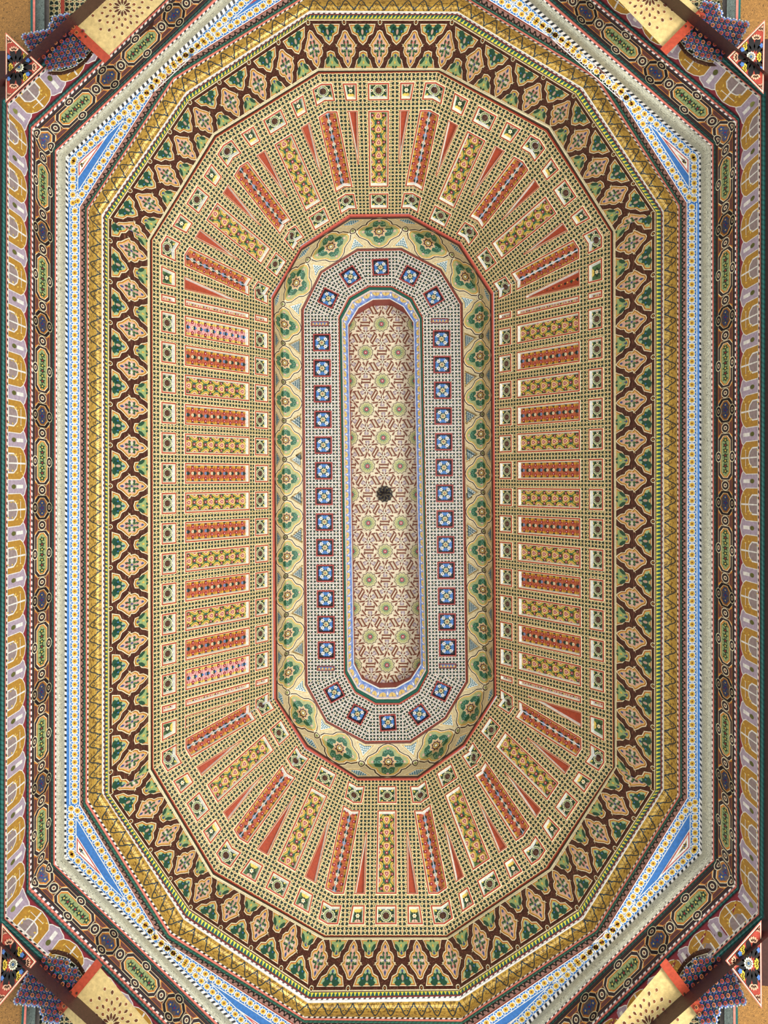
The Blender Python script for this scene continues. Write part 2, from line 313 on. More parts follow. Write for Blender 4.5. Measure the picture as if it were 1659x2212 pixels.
for j in range(12):
    if j in (0,6): continue
    a,c=k1[j],k1[(j+1)%12]
    # side: away from centre
    mx,my=(a[0]+c[0])/2-830,(a[1]+c[1])/2-1095; ux,uy=c[0]-a[0],c[1]-a[1]; s=1 if (-uy*mx+ux*my)>0 else -1
    starrow(a,c,10.5,s,'star_row')
    if j in corner:
        P=corner[j]
        for e in (outm[j],outm[(j+1)%12]):
            mm=((e[0]+P[0])/2-830,(e[1]+P[1])/2-1095); ux,uy=P[0]-e[0],P[1]-e[1]; s2=1 if (-uy*mm[0]+ux*mm[1])<0 else -1
            starrow(e,P,10.5,s2,'star_row')
        # triangle panel
        n1=(outm[j][0],outm[j][1]); n2=outm[(j+1)%12]
        nn=math.hypot(ux,uy)
        def inset3(T,d):
            cx=sum(p[0] for p in T)/3; cy=sum(p[1] for p in T)/3; o=[]
            n=3; lines=[]
            for i in range(3):
                p,q=T[i],T[(i+1)%3]; ex,ey=q[0]-p[0],q[1]-p[1]; l=math.hypot(ex,ey); nx,ny=-ey/l,ex/l
                if (cx-p[0])*nx+(cy-p[1])*ny<0: nx,ny=-nx,-ny
                dd=d[i] if isinstance(d,(list,tuple)) else d
                lines.append((nx,ny,nx*p[0]+ny*p[1]+dd))
            for i in range(3):
                a1,b1,c1=lines[i-1];a2,b2,c2=lines[i]; D=a1*b2-a2*b1; o.append(((c1*b2-c2*b1)/D,(a1*c2-a2*c1)/D))
            return o
        # long edge lies along the inner line a-c shifted outward
        T=[n1,P,n2]; T0=inset3(T,[21,21,17])
        b=MB(); base=T0
        for d,col,h in ((0,WHITE,.006),(2,C('c8524a'),.012),(5,WHITE,.008),(7.5,YEL,.006),(8.5,DBLUE if j in(2,4,5,7) else BLUE,.004)):
            Tt=inset3(T0,d)
            if sum(math.dist(Tt[i],Tt[(i+1)%3]) for i in range(3))<sum(math.dist(T0[i],T0[(i+1)%3]) for i in range(3)): flat(b,Tt,col,h if d<8 else .0125)
            if d==2: flat(b,inset3(T0,4),WHITE,.0122)
            if d==7.5: flat(b,Tt,YEL,.0123)
        Ti=inset3(T0,10); apex=Ti[1]; base_=seg(Ti[0],Ti[2],.5)
        for k in range(7):
            for e in (Ti[0],Ti[2]):
                q=seg(seg(Ti[1],base_,.45),e,.1+.1*k); an=math.atan2(e[1]-apex[1],e[0]-apex[0])
                sz=5.5*(1-.1*k); flat(b,petal(q[0],q[1],an+(.8 if k%2 else -.8),sz,sz*.6),C('d2b04a'),.0135)
        b.build('triangle_panel',t4)
# ================= 12-sided rings =================
def R12(ids,ts=None):
    ts=ts or [i/(len(ids)-1) for i in range(len(ids))]
    return Ring([(K[i],Z[i],t) for i,t in zip(ids,ts)])
bp=R12([1,3]); gr=R12([3,4])
t5=empty('trim_5','stepped black and pink band between a red line and a green cord','border','structure')
for j in range(12):
    b=MB(); bp.band(b,j,0,.2,RED,PAINT,0,.01); bp.band(b,j,.2,1,C('b5887c'),SCR)
    L=dist(bp,j,.5); n=round(L/.05)
    for k in range(n):
        s=(k+.5)/n; motif(b,bp,j,s,1/n,[([(-.5,.98),(-.5,.8),(-.2,.62),(-.2,.4),(0,.3),(.2,.4),(.2,.62),(.5,.8),(.5,.98)],BLACK,0),([(-.15,.9),(0,.6),(.15,.9)],C('b08878'),1)])
    b.build('stepped_border',t5)
    b=MB(); gr.band(b,j,0,.42,C('1f6a55'),CORD,0,.012); gr.band(b,j,.42,.75,PINK,PAINT,0,.01); gr.band(b,j,.75,1,WHITE,DASH,.001); b.build('cord_moulding',t5)
# gold cove (concave)
lv=[]
for i in range(6):
    q=i/5; poly=[(lp(K[4][k][0],K[5][k][0],q),lp(K[4][k][1],K[5][k][1],q)) for k in range(12)]
    lv.append((poly,lp(Z[4],Z[5],q)+.045*math.sin(math.pi*q),q))
cv=Ring(lv)
t6=empty('trim_6','gilded concave cove crossed by dark blue leafy zigzag lines','cove','structure')
for j in range(12):
    b=MB(); cv.band(b,j,0,1,C('cda84e'),GILT)
    L=dist(cv,j,.5); n=max(2,round(L/.125))
    for k in range(n):
        s=(k+.5)/n; it=[]
        zz=[(-.5,.95),(-.4,.7),(-.3,.6),(-.15,.25),(0,.08),(.15,.25),(.3,.6),(.4,.7),(.5,.95)]
        it+=[(p,C('24343c'),0) for p in ribs(zz,.035,1.1)]
        for x,y,a in ((-.32,.6,2.5),(-.2,.4,.3),(.2,.4,2.8),(.32,.6,.6)): it.append((petal(x,y,a,.2,.07),C('24343c'),1))
        it+=[(p,C('5a4826'),0) for p in ribs([(-.2,.95),(0,.5),(.2,.95)],.012,1.1)]
        motif(b,cv,j,s,1/n,it,.002)
    b.build('gilt_cove',t6)
th=R12([5,6,7])
t7=empty('trim_7','narrow green band of yellow teeth under a white fillet and maroon line','border','structure')
for j in range(12):
    b=MB(); th.band(b,j,0,.3,WHITE,PAINT,0,.01); th.band(b,j,.3,.42,WHITE,DASH); th.band(b,j,.42,.58,MAROON,PAINT,0,.005); th.band(b,j,.58,.95,C('1f5a58'),PAINT); th.band(b,j,.95,1,MAROON)
    L=dist(th,j,.7); n=round(L/.033)
    for k in range(n): motif(b,th,j,(k+.5)/n,1/n,[([(-.1,.6),(.1,.6),(.2,.78),(.45,.92),(-.45,.92),(-.2,.78)],C('e6dc4a'),0)])
    b.build('tooth_border',t7)
# ---- interlace frieze
la=R12([7,8])
t8=empty('trim_8','interlaced brown rope frieze with lobed floral medallions','frieze','structure')
def norm(l,cy): return [((y-cy)/666,(x-87)/721.6) for x,y in l]
mh=[(245,0),(262,-42),(325,-75),(370,-115),(400,-145),(470,-200),(482,-162),(560,-170),(610,-135),(632,-88),(700,-75),(752,-35),(785,0)]
med=norm([(x,y) for x,y in mh],0)+norm([(x,-y) for x,y in mh[-2:0:-1]],0)
oh=[(158,-240),(205,-222),(285,-195),(322,-110),(400,-72),(450,0)]; outc=norm(oh,0)+norm([(x,-y) for x,y in oh[-2::-1]],0)
ih=[(788,-195),(742,-165),(680,-140),(640,-85),(562,-72),(542,0)]; inc=norm(ih,0)+norm([(x,-y) for x,y in ih[-2::-1]],0)
def shrink(p,d):
    n=len(p); A=sum(p[i][0]*p[(i+1)%n][1]-p[(i+1)%n][0]*p[i][1] for i in range(n)); o=[]
    for i in range(n):
        a,c,e=p[i-1],p[i],p[(i+1)%n]
        def nr(u,v):
            dx,dy=v[0]-u[0],v[1]-u[1]; l=math.hypot(dx,dy) or 1; s=1 if A>0 else -1; return (-dy/l*s,dx/l*s)
        n1,n2=nr(a,c),nr(c,e); mx,my=n1[0]+n2[0],n1[1]+n2[1]; l=mx*mx+my*my or 1; k=min(2/l,1.4); o.append((c[0]+mx*k*d,c[1]+my*k*d))
    return o
def cell(poly,fill):
    return [(shrink(poly,-.012),CREAM,3),(shrink(poly,.012),C('a84a28'),4),(shrink(poly,.024),ORANGE,5),(shrink(poly,.034),YEL,6),(shrink(poly,.052),fill,7)]
MI=cell(med,PK)
for a in range(8): MI.append((petal(0,.58,math.pi*a/4+.4,.19,.08,.95),GREEN,8)); 
for a in range(4): MI.append((petal(0,.58,math.pi*a/2+.02,.16,.075,.95),C('e8dccb') if a%2==0 else C('d9a79c'),9))
for a in range(8): MI.append((petal(0,.58,math.pi*a/4+.4,.15,.022,.95),C('86a060'),10))
MI+=[(star(0,.58,.035,.045,5,.5),DBLUE,11),(star(0,.84,.035,.045,5,.6),DBLUE,9),([(-.03,.35),(0,.28),(.03,.35),(0,.4)],DBLUE,9),(ell(-.035,.46,.018,.022,6),CRIM,11),(ell(.035,.46,.018,.022,6),CRIM,11)]
MI+=[(ell(0,.055,.06,.062),CREAM,4),(ell(0,.055,.042,.043),BROWN,5),(ell(0,.055,.018,.018,6),ORANGE,6)]
OC=cell(outc,PGREEN)
for a in range(7): OC.append((petal(0,.13,math.pi*(a/6)*.92+.12,.24,.11,1),GREEN,8))
OC+=[(ell(-.12,.24,.02,.02,6),BLUE,9),(ell(.12,.24,.02,.02,6),BLUE,9),(ell(0,.38,.03,.03,6),DBLUE,9),(ell(0,.25,.035,.06,8),C('c9a890'),9)]
IC=cell(inc,C('9db87a'))
for s in (-1,1): IC+=[(petal(0,.76,-1.57+s*1.0,.05,.03,1),YEL,9),(petal(s*.03,.7,1.57-s*.7,.26,.09,1),GREEN,8),(petal(s*.1,.93,1.57+s*1.2,.1,.05,1),GREEN,8)]
IC+=[(star(0,.73,.045,.06,5,.5),DBLUE,9),(star(0,.86,.04,.05,5,.5),YEL,9)]
RL=[]
for s in (-1,1):
    RL+=[(p,CREAM,12) for p in ribs([(s*.33,.49),(s*.28,.52),(s*.2,.58+.02)],.006)]
for j in range(12):
    b=MB(); la.band(b,j,0,1,C('43190f'),ROPE)
    for t in (.012,.985): la.band(b,j,t-.012,t+.012,CREAM,PAINT,.003)
    b.build('rope_board',t8)
    L=dist(la,j,.5)
    if j in (3,9): n=14; pos=[(k+.5)/14 for k in range(14)]; cells=[k/14 for k in range(15)]
    else: n=4; pos=[k/4 for k in range(5)]; cells=[(k+.5)/4 for k in range(4)]
    for s in pos: b=MB(); motif(b,la,j,s,1/n,MI+RL,.006); b.build('floral_medallion',t8)
    for s in cells:
        b=MB(); motif(b,la,j,s,1/n,OC,.006); b.build('trefoil_painting',t8)
        b=MB(); motif(b,la,j,s,1/n,IC,.006); b.build('triangle_painting',t8)
l2=R12([8,9])
t9=empty('trim_9','dark brown ledge with red line around the coffered vault','moulding','structure')
for j in range(12):
    b=MB(); l2.band(b,j,0,.3,CREAM); l2.band(b,j,.3,.7,C('3c2a1c'),PAINT,0,.01); l2.band(b,j,.7,1,RED,PAINT,0,.01); b.build('ledge_strip',t9)
# ================= coffered vault =================
ceil=empty('ceiling','coffered vault of lattice boards, floral strips and rosette coffers','ceiling','structure')
class Facet:
    def __init__(s,A,B,j,za,zb):
        j2=(j+1)%12; p0,p1=P3(*A[j],za),P3(*A[j2],za); q0,q1=P3(*B[j],zb),P3(*B[j2],zb)
        s.o=(p0+p1)/2; s.U=(p1-p0).normalized(); m=(q0+q1)/2-s.o; V=m-s.U*m.dot(s.U); s.H=V.length; s.V=V.normalized()
        s.N=s.U.cross(s.V); 
        if s.N.dot(s.o)>0: s.N=-s.N
        s.l0=(p0-s.o).dot(s.U); s.r0=(p1-s.o).dot(s.U); s.l1=(q0-s.o).dot(s.U); s.r1=(q1-s.o).dot(s.U)
    def L(s,t,d=0): return lp(s.l0,s.l1,t)+d
    def Rr(s,t,d=0): return lp(s.r0,s.r1,t)-d
    def pt(s,u,v,h=0): return s.o+s.U*u+s.V*v+s.N*h
def insetp(P,ds):
    n=len(P); A=sum(P[i][0]*P[(i+1)%n][1]-P[(i+1)%n][0]*P[i][1] for i in range(n)); sg=1 if A>0 else -1; ln=[]
    for i in range(n):
        p,q=P[i],P[(i+1)%n]; ex,ey=q[0]-p[0],q[1]-p[1]; l=math.hypot(ex,ey) or 1e-6; nx,ny=-ey/l*sg,ex/l*sg; ln.append((nx,ny,nx*p[0]+ny*p[1]+ds[i]))
    o=[]
    for i in range(n):
        a1,b1,c1=ln[i-1];a2,b2,c2=ln[i]; D=a1*b2-a2*b1
        o.append(P[i] if abs(D)<1e-6 else ((c1*b2-c2*b1)/D,(a1*c2-a2*c1)/D))
    return o
def frame(mb,f,P,open_e=(),k=1,rail=MAROON,depth=.028):
    prof=[(0,0,None),(.006,.004,CREAM),(.019,.007,RED),(.024,.004,CREAM),(.032,-depth,WHITE)]
    rings=[]
    for d,h,c in prof:
        rings.append((insetp(P,[0 if i in open_e else d*k for i in range(len(P))]),h,c))
    n=len(P)
    for (A,ha,_),(B,hb,c) in zip(rings,rings[1:]):
        for i in range(n):
            if i in open_e: continue
            q=(i+1)%n; mb.add([f.pt(*A[i],ha),f.pt(*A[q],ha),f.pt(*B[q],hb),f.pt(*B[i],hb)],c)
    return rings[-1][0]
HFL=-.028
def inpoly(p,P):
    s=[(P[(i+1)%len(P)][0]-P[i][0])*(p[1]-P[i][1])-(P[(i+1)%len(P)][1]-P[i][1])*(p[0]-P[i][0]) for i in range(len(P))]
    return all(x>=-1e-9 for x in s) or all(x<=1e-9 for x in s)
def clipc(poly,P):
    A=sum(P[i][0]*P[(i+1)%len(P)][1]-P[(i+1)%len(P)][0]*P[i][1] for i in range(len(P))); sg=1 if A>0 else -1
    for i in range(len(P)):
        a,b_=P[i],P[(i+1)%len(P)]; D=lambda p:((b_[0]-a[0])*(p[1]-a[1])-(b_[1]-a[1])*(p[0]-a[0]))*sg
        o=[]
        for k in range(len(poly)):
            p,q=poly[k],poly[(k+1)%len(poly)]; dp,dq=D(p),D(q)
            if dp>=0:o.append(p)
            if (dp>=0)!=(dq>=0): t=dp/(dp-dq); o.append((lp(p[0],q[0],t),lp(p[1],q[1],t)))
        poly=o
        if len(poly)<3: return []
    return poly
def paint(mb,f,P,shapes,h=HFL):
    for pts,col,lay in shapes:
        q=clipc(pts,P)
        if q: mb.add([f.pt(u,v,h+.0012+.0009*lay) for u,v in q],col)
def place(shapes,o,dx,dy):
    return [([(o[0]+dx[0]*x+dy[0]*y,o[1]+dx[1]*x+dy[1]*y) for x,y in p],c,l) for p,c,l in shapes]
def paisley(L,hw=.083):
    sh=[];p=.135; n=int(L/p)+2
    def heart(x,y,s=1,fl=1):
        hh=[(0,-.06),(.022,-.03),(.042,.0),(.04,.03),(.02,.045),(0,.038),(-.02,.045),(-.04,.03),(-.042,0),(-.022,-.03)]
        r=[]
        for k,c,l in ((1.15,YEL,2),(.92,C('8a5a20'),3),(.8,YEL,4),(.62,PK,5),(.4,CRIM,6),(.22,PK,7)): r.append(([(x+a*k*s,y+b_*k*s*fl) for a,b_ in hh],c,l))
        return r
    for k in range(n):
        y=(k+.5)*p
        sh+=heart(0,y) if k%1==0 else []
        for s in (-1,1):
            sh+=heart(s*hw,y+p*.5,.95); sh+=[(star(s*.055,y-.01+p*.05,.017,.017,6,.7),CRIM,4),(ell(s*.055,y-.01+p*.05,.005,.005,6),WHITE,5)]
            for a in range(3): sh.append((petal(s*.055,y,2.1*a+k,.036,.022),DGREEN,2))
        sh+=[(star(0,y+p*.5,.02,.02,6,.7),CRIM,4),(ell(0,y+p*.5,.006,.006,6),WHITE,5)]
        for a in range(5): sh.append((petal(0,y+p*.5,1.26*a+.3,.045,.026),DGREEN if a%2 else C('2a5a50'),2))
        sh.append((star(0,y+p*.72,.012,.012,4,.4),CREAM,4))
    return sh
def roses(L,hw=.083,pink=False):
    sh=[];p=.078;n=int(L/p)+2
    for k in range(n):
        y=(k+.5)*p; od=k%2
        for s in (-1,1):
            for a in range(3): sh.append((petal(s*.045,y+.03,s*(a-1)*.9+(0 if s>0 else math.pi),.06,.03),YEL if pink else C('d09a30'),1))
            sh+=[(rib([(s*.02,y+.03),(s*.05,y+.04),(s*.075,y+.03)],.0016),C('7a4a1a'),3),(petal(s*.02,y-.01,1.57+s*.7,.06,.026),C('23301f'),2),(petal(s*.06,y-.02,1.57-s*.5,.045,.022),C('23301f'),2)]
            sh+=[(star(s*(.052 if od else .04),y,.021,.021,5,.72),CRIM,4),(ell(s*(.052 if od else .04),y,.005,.005,6),WHITE,5)]
        sh+=[(star(0,y,.019,.019,6,.6),CREAM if k%3 else C('6f93c4'),4),(ell(0,y,.006,.006,6),C('8a5a20'),5),([(-.014,y+.038),(0,y+.026),(.014,y+.038),(0,y+.052)],C('2a3a3a') if not pink else BLUE,4)]
    return sh
def rosette(r=.075):
    sh=[]
    for sx in (-1,1):
        for sy in (-1,1):
            for a in range(3): sh.append((petal(sx*r*.98,sy*r*.98,math.atan2(-sy,-sx)+(a-1)*.7,.04,.02),YEL if a==1 else C('557a3a'),2))
    for k in range(4): sh+=[(ell(r*.88*math.cos(k*1.5708),r*.88*math.sin(k*1.5708),.014,.014,8),CREAM,3),(ell(r*.88*math.cos(k*1.5708),r*.88*math.sin(k*1.5708),.007,.007,6),MAROON,4)]
    sh+=[(star(0,0,r*.74,r*.74,12,.9),CREAM,4),(star(0,0,r*.65,r*.65,12,.9),C('7f8f56'),5),(star(0,0,r*.5,r*.5,10,.82),C('efe8d8'),6),(star(0,0,r*.44,r*.44,10,.82),C('3a2018'),7)]
    return sh
def boss(parent,f,u,v,r=.032):
    b=MB(); n=10; c=f.pt(u,v,HFL+.04)
    for k in range(n):
        a,e=6.2832*k/n,6.2832*(k+1)/n; m_=(a+e)/2
        p=lambda an,rr,h:f.pt(u+rr*math.cos(an),v+rr*math.sin(an),HFL+h)
        b.add([p(a,r*.8,.008),p(m_,r*1.05,.014),p(e,r*.8,.008),c],C('4a2c1c') if k%2 else C('5f3a24')); b.add([p(a,r*.8,.008),p(m_,r*1.05,.014),p(m_,r*.5,.0)],WHITE)
    b.build('carved_flower',parent)
FA=[Facet(K[9],K[10],j,Z[9],Z[10]) for j in range(12)]
holes={j:[] for j in range(12)}
W=.107; RG=.197
T1=(.057,.175);T2=(.234,.785);T3=(.829,.96)
def quad(f,ul,ur,t0,t1): return [(ul(t0),f.H*t0),(ur(t0),f.H*t0),(ur(t1),f.H*t1),(ul(t1),f.H*t1)]
def coffer(kind,pieces,name,open_map,pink=False):
    b=MB(); bs=None
    for (j,P),op in zip(pieces,open_map):
        f=FA[j]; holes[j].append(P); k=1 if kind!='wedge' else .62
        I=frame(b,f,P,op,k)
        cu=sum(p[0] for p in P)/4; cvv=sum(p[1] for p in P)/4
        if op:   # ridge centred: local axes along the ridge
            e=op[0]; a,c=P[e],P[(e+1)%4]
            if a[1]>c[1]: a,c=c,a
            org=a if kind=='strip' else ((a[0]+c[0])/2,(a[1]+c[1])/2); l=math.dist(a,c); dy=((c[0]-a[0])/l,(c[1]-a[1])/l); dx=(dy[1],-dy[0])
        else: org=(cu,P[0][1]) if kind in('strip','wedge') else (cu,cvv); dx=(1,0); dy=(0,1); l=P[2][1]-P[0][1]
        ground={'strip':C('b9603c') if open_map[0] or name=='rose_panel' else C('66803f'),'rosette':C('1c3a22'),'blossom':C('4a6a3a'),'wedge':C('a84426'),'half':C('6f8348')}[kind]
        if pink: ground=C('e3a6a0')
        b.add([f.pt(u,v,HFL) for u,v in I],ground)
        if kind=='strip': sh=roses(l,pink=pink) if (op or name=='rose_panel') else paisley(l)
        elif kind=='half': sh=paisley(l); org=(cu,P[0][1])
        elif kind=='rosette': sh=rosette(); bs=bs or (f,org)
        elif kind=='blossom':
            sh=[(petal(0,0,a*1.0472,.05,.03),DGREEN,1) for a in range(6)]+[(star(0,0,.024,.024,6,.6),CREAM,3),(ell(0,0,.007,.007,6),ORANGE,4)]+[(petal(0,.02,1.57+q,.06,.025),YEL,2) for q in (-.7,0,.7)]+[(petal(0,-.02,-1.57+q,.06,.025),PK,2) for q in (-.5,.5)]
        else:
            sh=[]
            # follow the wedge's own axis
            m0=((P[0][0]+P[1][0])/2,P[0][1]); m1=((P[2][0]+P[3][0])/2,P[2][1])
            for q in range(6):
                t=.07+.11*q; x,y=lp(m0[0],m1[0],t),lp(m0[1],m1[1],t); s=.024*(1-t*1.1); sh+=[(star(x-org[0],y-org[1],s,s*1.2,4,.6),BLACK if q%2==0 else C('2a3a20'),2),(ell(x-org[0],y-org[1]+.045,s*.4,s*.4,6),YEL,3)]
        paint(b,f,I,place(sh,org,dx,dy))
    o=b.build(name,ceil)
    if bs: boss(o,bs[0],bs[1][0],bs[1][1])
for j in range(12):
    f=FA[j]; side=j in (3,9)
    if side:
        c0=-.0
        for k in range(-6,7):
            c=k*.288+c0; cl=lambda d:(lambda t:c+d)
            odd=k%2!=0; pink=(j==9 and abs(k)==6)
            coffer('strip',[(j,quad(f,cl(-W),cl(W),*T2))],'rose_panel' if (odd or pink) else 'paisley_panel',[()],pink)
            coffer('rosette',[(j,quad(f,cl(-W),cl(W),*T1))],'rosette_coffer',[()]); coffer('rosette',[(j,quad(f,cl(-.1),cl(.1),*T3))],'rosette_coffer',[()])
        for s in (-1,1):
            a,c_=sorted((s*1.915,s*1.995))
            for T in (T1,T2,T3): coffer('half',[(j,quad(f,lambda t:a,lambda t:c_,*T))],'slim_panel',[()])
            if s>0: lf=lambda t:2.075; rf=lambda t:f.Rr(t,RG)
            else: lf=lambda t:f.L(t,RG); rf=lambda t:-2.075
            coffer('blossom',[(j,quad(f,lf,rf,*T1))],'blossom_coffer',[()])
            te=.7; coffer('wedge',[(j,quad(f,lf,rf,T2[0],te))],'wedge_panel',[()])
    else:
        cu=lambda t:(f.L(t)+f.Rr(t))/2
        for T,kd,nm in ((T1,'rosette','rosette_coffer'),(T2,'strip','paisley_panel'),(T3,'rosette','rosette_coffer')):
            coffer(kd,[(j,quad(f,lambda t:cu(t)-W,lambda t:cu(t)+W,*T))],nm,[()])
        for s in (-1,1):
            if s>0: lf=lambda t:cu(t)+.2; rf=lambda t:f.Rr(t,RG)
            else: lf=lambda t:f.L(t,RG); rf=lambda t:cu(t)-.2
            coffer('blossom',[(j,quad(f,lf,rf,*T1))],'blossom_coffer',[()])
            g=lambda t:rf(t)-lf(t); te=T2[0]
            while te<.66 and g(te+.02)>.018: te+=.02
            coffer('wedge',[(j,quad(f,lf,rf,T2[0],te))],'wedge_panel',[()])
    # ridge pieces between facet j-1 and j
    i=(j-1)%12; g=FA[i]
    for T,kd,nm in ((T1,'rosette','folded_rosette_coffer'),(T2,'strip','folded_rose_panel'),(T3,'rosette','folded_rosette_coffer')):
        P1=quad(f,lambda t:f.L(t),lambda t:f.L(t,W),*T); P0=quad(g,lambda t:g.Rr(t,W),lambda t:g.Rr(t),*T)
        coffer(kd,[(j,P1),(i,P0)],nm,[(3,),(1,)])
def board(f,outer,hs,name,parent,col=CREAM,thick=0):
    vs=[Vector(p) for p in outer]; ed=[(k,(k+1)%len(outer)) for k in range(len(outer))]
    for P in hs:
        b0=len(vs); vs+=[Vector(p) for p in P]; ed+=[(b0+k,b0+(k+1)%len(P)) for k in range(len(P))]
    r=delaunay_2d_cdt(vs,ed,[],1,1e-6); V,T=r[0],r[2]; b=MB()
    for tr in T:
        c=sum((V[k] for k in tr),Vector((0,0)))/len(tr)
        if any(inpoly(c,P) for P in hs): continue
        if not inpoly(c,outer): continue
        uv=[(V[k][0],V[k][1]) for k in tr]
        b.add([f.pt(V[k][0],V[k][1],0) for k in tr],col,LAT,uv)
    return b.build(name,parent)
for j,f in enumerate(FA):
    board(f,[(f.l0,0),(f.r0,0),(f.r1,f.H),(f.l1,f.H)],holes[j],'lattice_board',ceil,C('e6d498'))
# ---- pink rim, drum
pr=R12([10,11]); t10=empty('trim_10','red rim moulding at the mouth of the inner drum','moulding','structure')
for j in range(12): b=MB(); pr.band(b,j,0,.75,C('c85a48'),PAINT,0,.015); pr.band(b,j,.75,1,C('5a2418')); b.build('rim_strip',t10)
dr=R12([11,12,13],[0,.37,1]); t11=empty('trim_11','folded drum frieze of green quatrefoil medallions and blue grids','frieze','structure')
def quatre():
    h=[(0,.04),(.11,.06),(.19,.14),(.22,.22),(.3,.25),(.4,.36),(.42,.45),(.38,.56),(.29,.62),(.22,.68),(.17,.8),(.09,.87),(0,.9)]
    p=h+[(-x,y) for x,y in h[-2:0:-1]]
    it=[(shrink(p,-.05),CREAM,0),(shrink(p,-.036),BROWN,1),(shrink(p,-.01),CREAM,2),(shrink(p,.012),ORANGE,3),(shrink(p,.024),YEL,4),(shrink(p,.04),C('a8b078'),5)]
    for a in range(4): it.append((petal(0,.42,a*1.5708,.36,.3,.82),C('1f5c3c'),6))
    for x,y in ((.22,.42),(-.22,.42),(0,.7),(0,.17)):
        for s in (-1,1): it+=[(star(x+s*.05,y,.045,.05,8,.8),C('6da082'),7),(star(x+s*.05,y,.03,.034,8,.8),C('1f5c3c'),8)]
        it.append((ell(x*1.35,.42+(y-.42)*1.3,.03,.035,6),PK,8))
    for k,c,l in ((.165,CREAM,8),(.15,ORANGE,9),(.13,CREAM,10),(.115,C('5a2c1c'),11),(.07,YEL,12),(.05,C('3a3a3c'),13),(.03,CREAM,14)): it.append((star(0,.42,k,k*1.25,8,.72),c,l))
    for s in (-.5,.5):
        it+=[(ell(s,.37,.085,.1),CREAM,3),(ell(s,.37,.07,.085),BROWN,4),(ell(s,.37,.045,.055),CREAM,5),(ell(s,.37,.03,.04),OLIVE,6)]
        for y0,y1 in ((.5,.9),(.25,.05)):
            tr=[(s,y0),(s+.24,y1),(s-.24,y1)]; it+=[(tr,CREAM,1),(scal(tr,(s,(y0+2*y1)/3),.88),C('d8b468'),2),(scal(tr,(s,(y0+2*y1)/3),.7),C('dfe6dc'),3)]
            for q in range(5):
                for v in range(-q,q+1):
                    y=lp(y0,y1,.3+.14*q)
                    if q>0 and abs(v)*.04<.045*q*.85: it.append((ell(s+v*.04,y,.02,.025,4),C('3f7f96'),4))
    return it
QI=quatre()
for j in range(12):
    b=MB(); dr.band(b,j,0,1,C('d9c79a')); dr.band(b,j,.92,.975,C('6a3020'),ROPE,.002); dr.band(b,j,.975,1,RED,PAINT,.002,.006); dr.band(b,j,0,.03,C('3a1810'),PAINT,.002); b.build('drum_board',t11)
    n=10 if j in (3,9) else 1
    for k in range(n): b=MB(); motif(b,dr,j,(k+.5)/n,1/n,QI); b.build('quatrefoil_medallion',t11)
# ---- flat lattice with blue coffers
soff=empty('trim_12','flat white lattice soffit with blue flower coffers around the star panel','soffit','structure')
ZP=Z[13]
class Flat:
    def pt(s,u,v,h=0): return P3(u*1e3,v*1e3,ZP)-Vector((0,0,h))
fl=Flat(); hs=[]
sq=[]
for k in range(13):
    sq.append((lp(695,705,k/12),lp(740,1404.5,k/12),0,19)); sq.append((lp(954,967,k/12),lp(732,1399,k/12),0,19))
for x,y in ((822,577),(757,597),(886,596),(709,644),(937,641),(722,1496),(772,1543),(838,1561),(906,1543),(953,1493)):
    sq.append((x,y,math.atan2(y-(702 if y<1000 else 1437),x-829)+1.5708,18))
def sqp(x,y,a,r,ry=None):
    ry=ry or r; return [((x+ca*math.cos(a)-sa*math.sin(a))/1e3,(y+ca*math.sin(a)+sa*math.cos(a))/1e3) for ca,sa in ((-r,-ry),(r,-ry),(r,ry),(-r,ry))]
for x,y,a,r in sq:
    P=sqp(x,y,a,r); hs.append(P); b=MB()
    levels=[(1,0),(.98,.008),(.84,.008),(.8,-.03)]
    for (ka,ha),(kb,hb),c in zip(levels,levels[1:],(MAROON,C('a33c34'),C('4a1a1a'))):
        A=scal(P,(x/1e3,y/1e3),ka);B=scal(P,(x/1e3,y/1e3),kb)
        for i in range(4): b.add([fl.pt(*A[i],ha),fl.pt(*A[(i+1)%4],ha),fl.pt(*B[(i+1)%4],hb),fl.pt(*B[i],hb)],c)
    I=scal(P,(x/1e3,y/1e3),.8); b.add([fl.pt(*p,-.03) for p in I],C('1c2630'))
    def rot(p): return [((x+px*r*math.cos(a)-py*r*math.sin(a))/1e3,(y+px*r*math.sin(a)+py*r*math.cos(a))/1e3) for px,py in p]
    for k in range(4):
        q=k*1.5708
        b.add([fl.pt(*p,-.02) for p in rot(ell(.55*math.cos(q),.55*math.sin(q),.2,.2,10))],BLUE); b.add([fl.pt(*p,-.026) for p in rot(petal(0,0,q,.5,.4))],C('175048'))
        cx,cy=.55*math.cos(q+.785)*1.05,.55*math.sin(q+.785)*1.05
        for m in range(6): b.add([fl.pt(*p,-.018) for p in rot(petal(cx,cy,m*1.047+q,.24,.13))],WHITE)
        for s in (-.25,.25): b.add([fl.pt(*p,-.024) for p in rot(ell(.68*math.cos(q+s*1.6),.68*math.sin(q+s*1.6),.13,.13,8))],C('6f9be0'))
    ob=b.build('blue_flower_coffer',soff)
    b=MB(); st=star(0,0,.34,.34,8,.55)
    b.add([fl.pt(*p,-.012) for p in rot(st)],CREAM); b.add([fl.pt(*p,-.008) for p in rot(star(0,0,.2,.2,8,.7))],C('c9b25a')); b.add([fl.pt(*p,-.004) for p in rot(ell(0,0,.11,.11,8))],C('9a6a5a')); b.build('raised_star',ob)
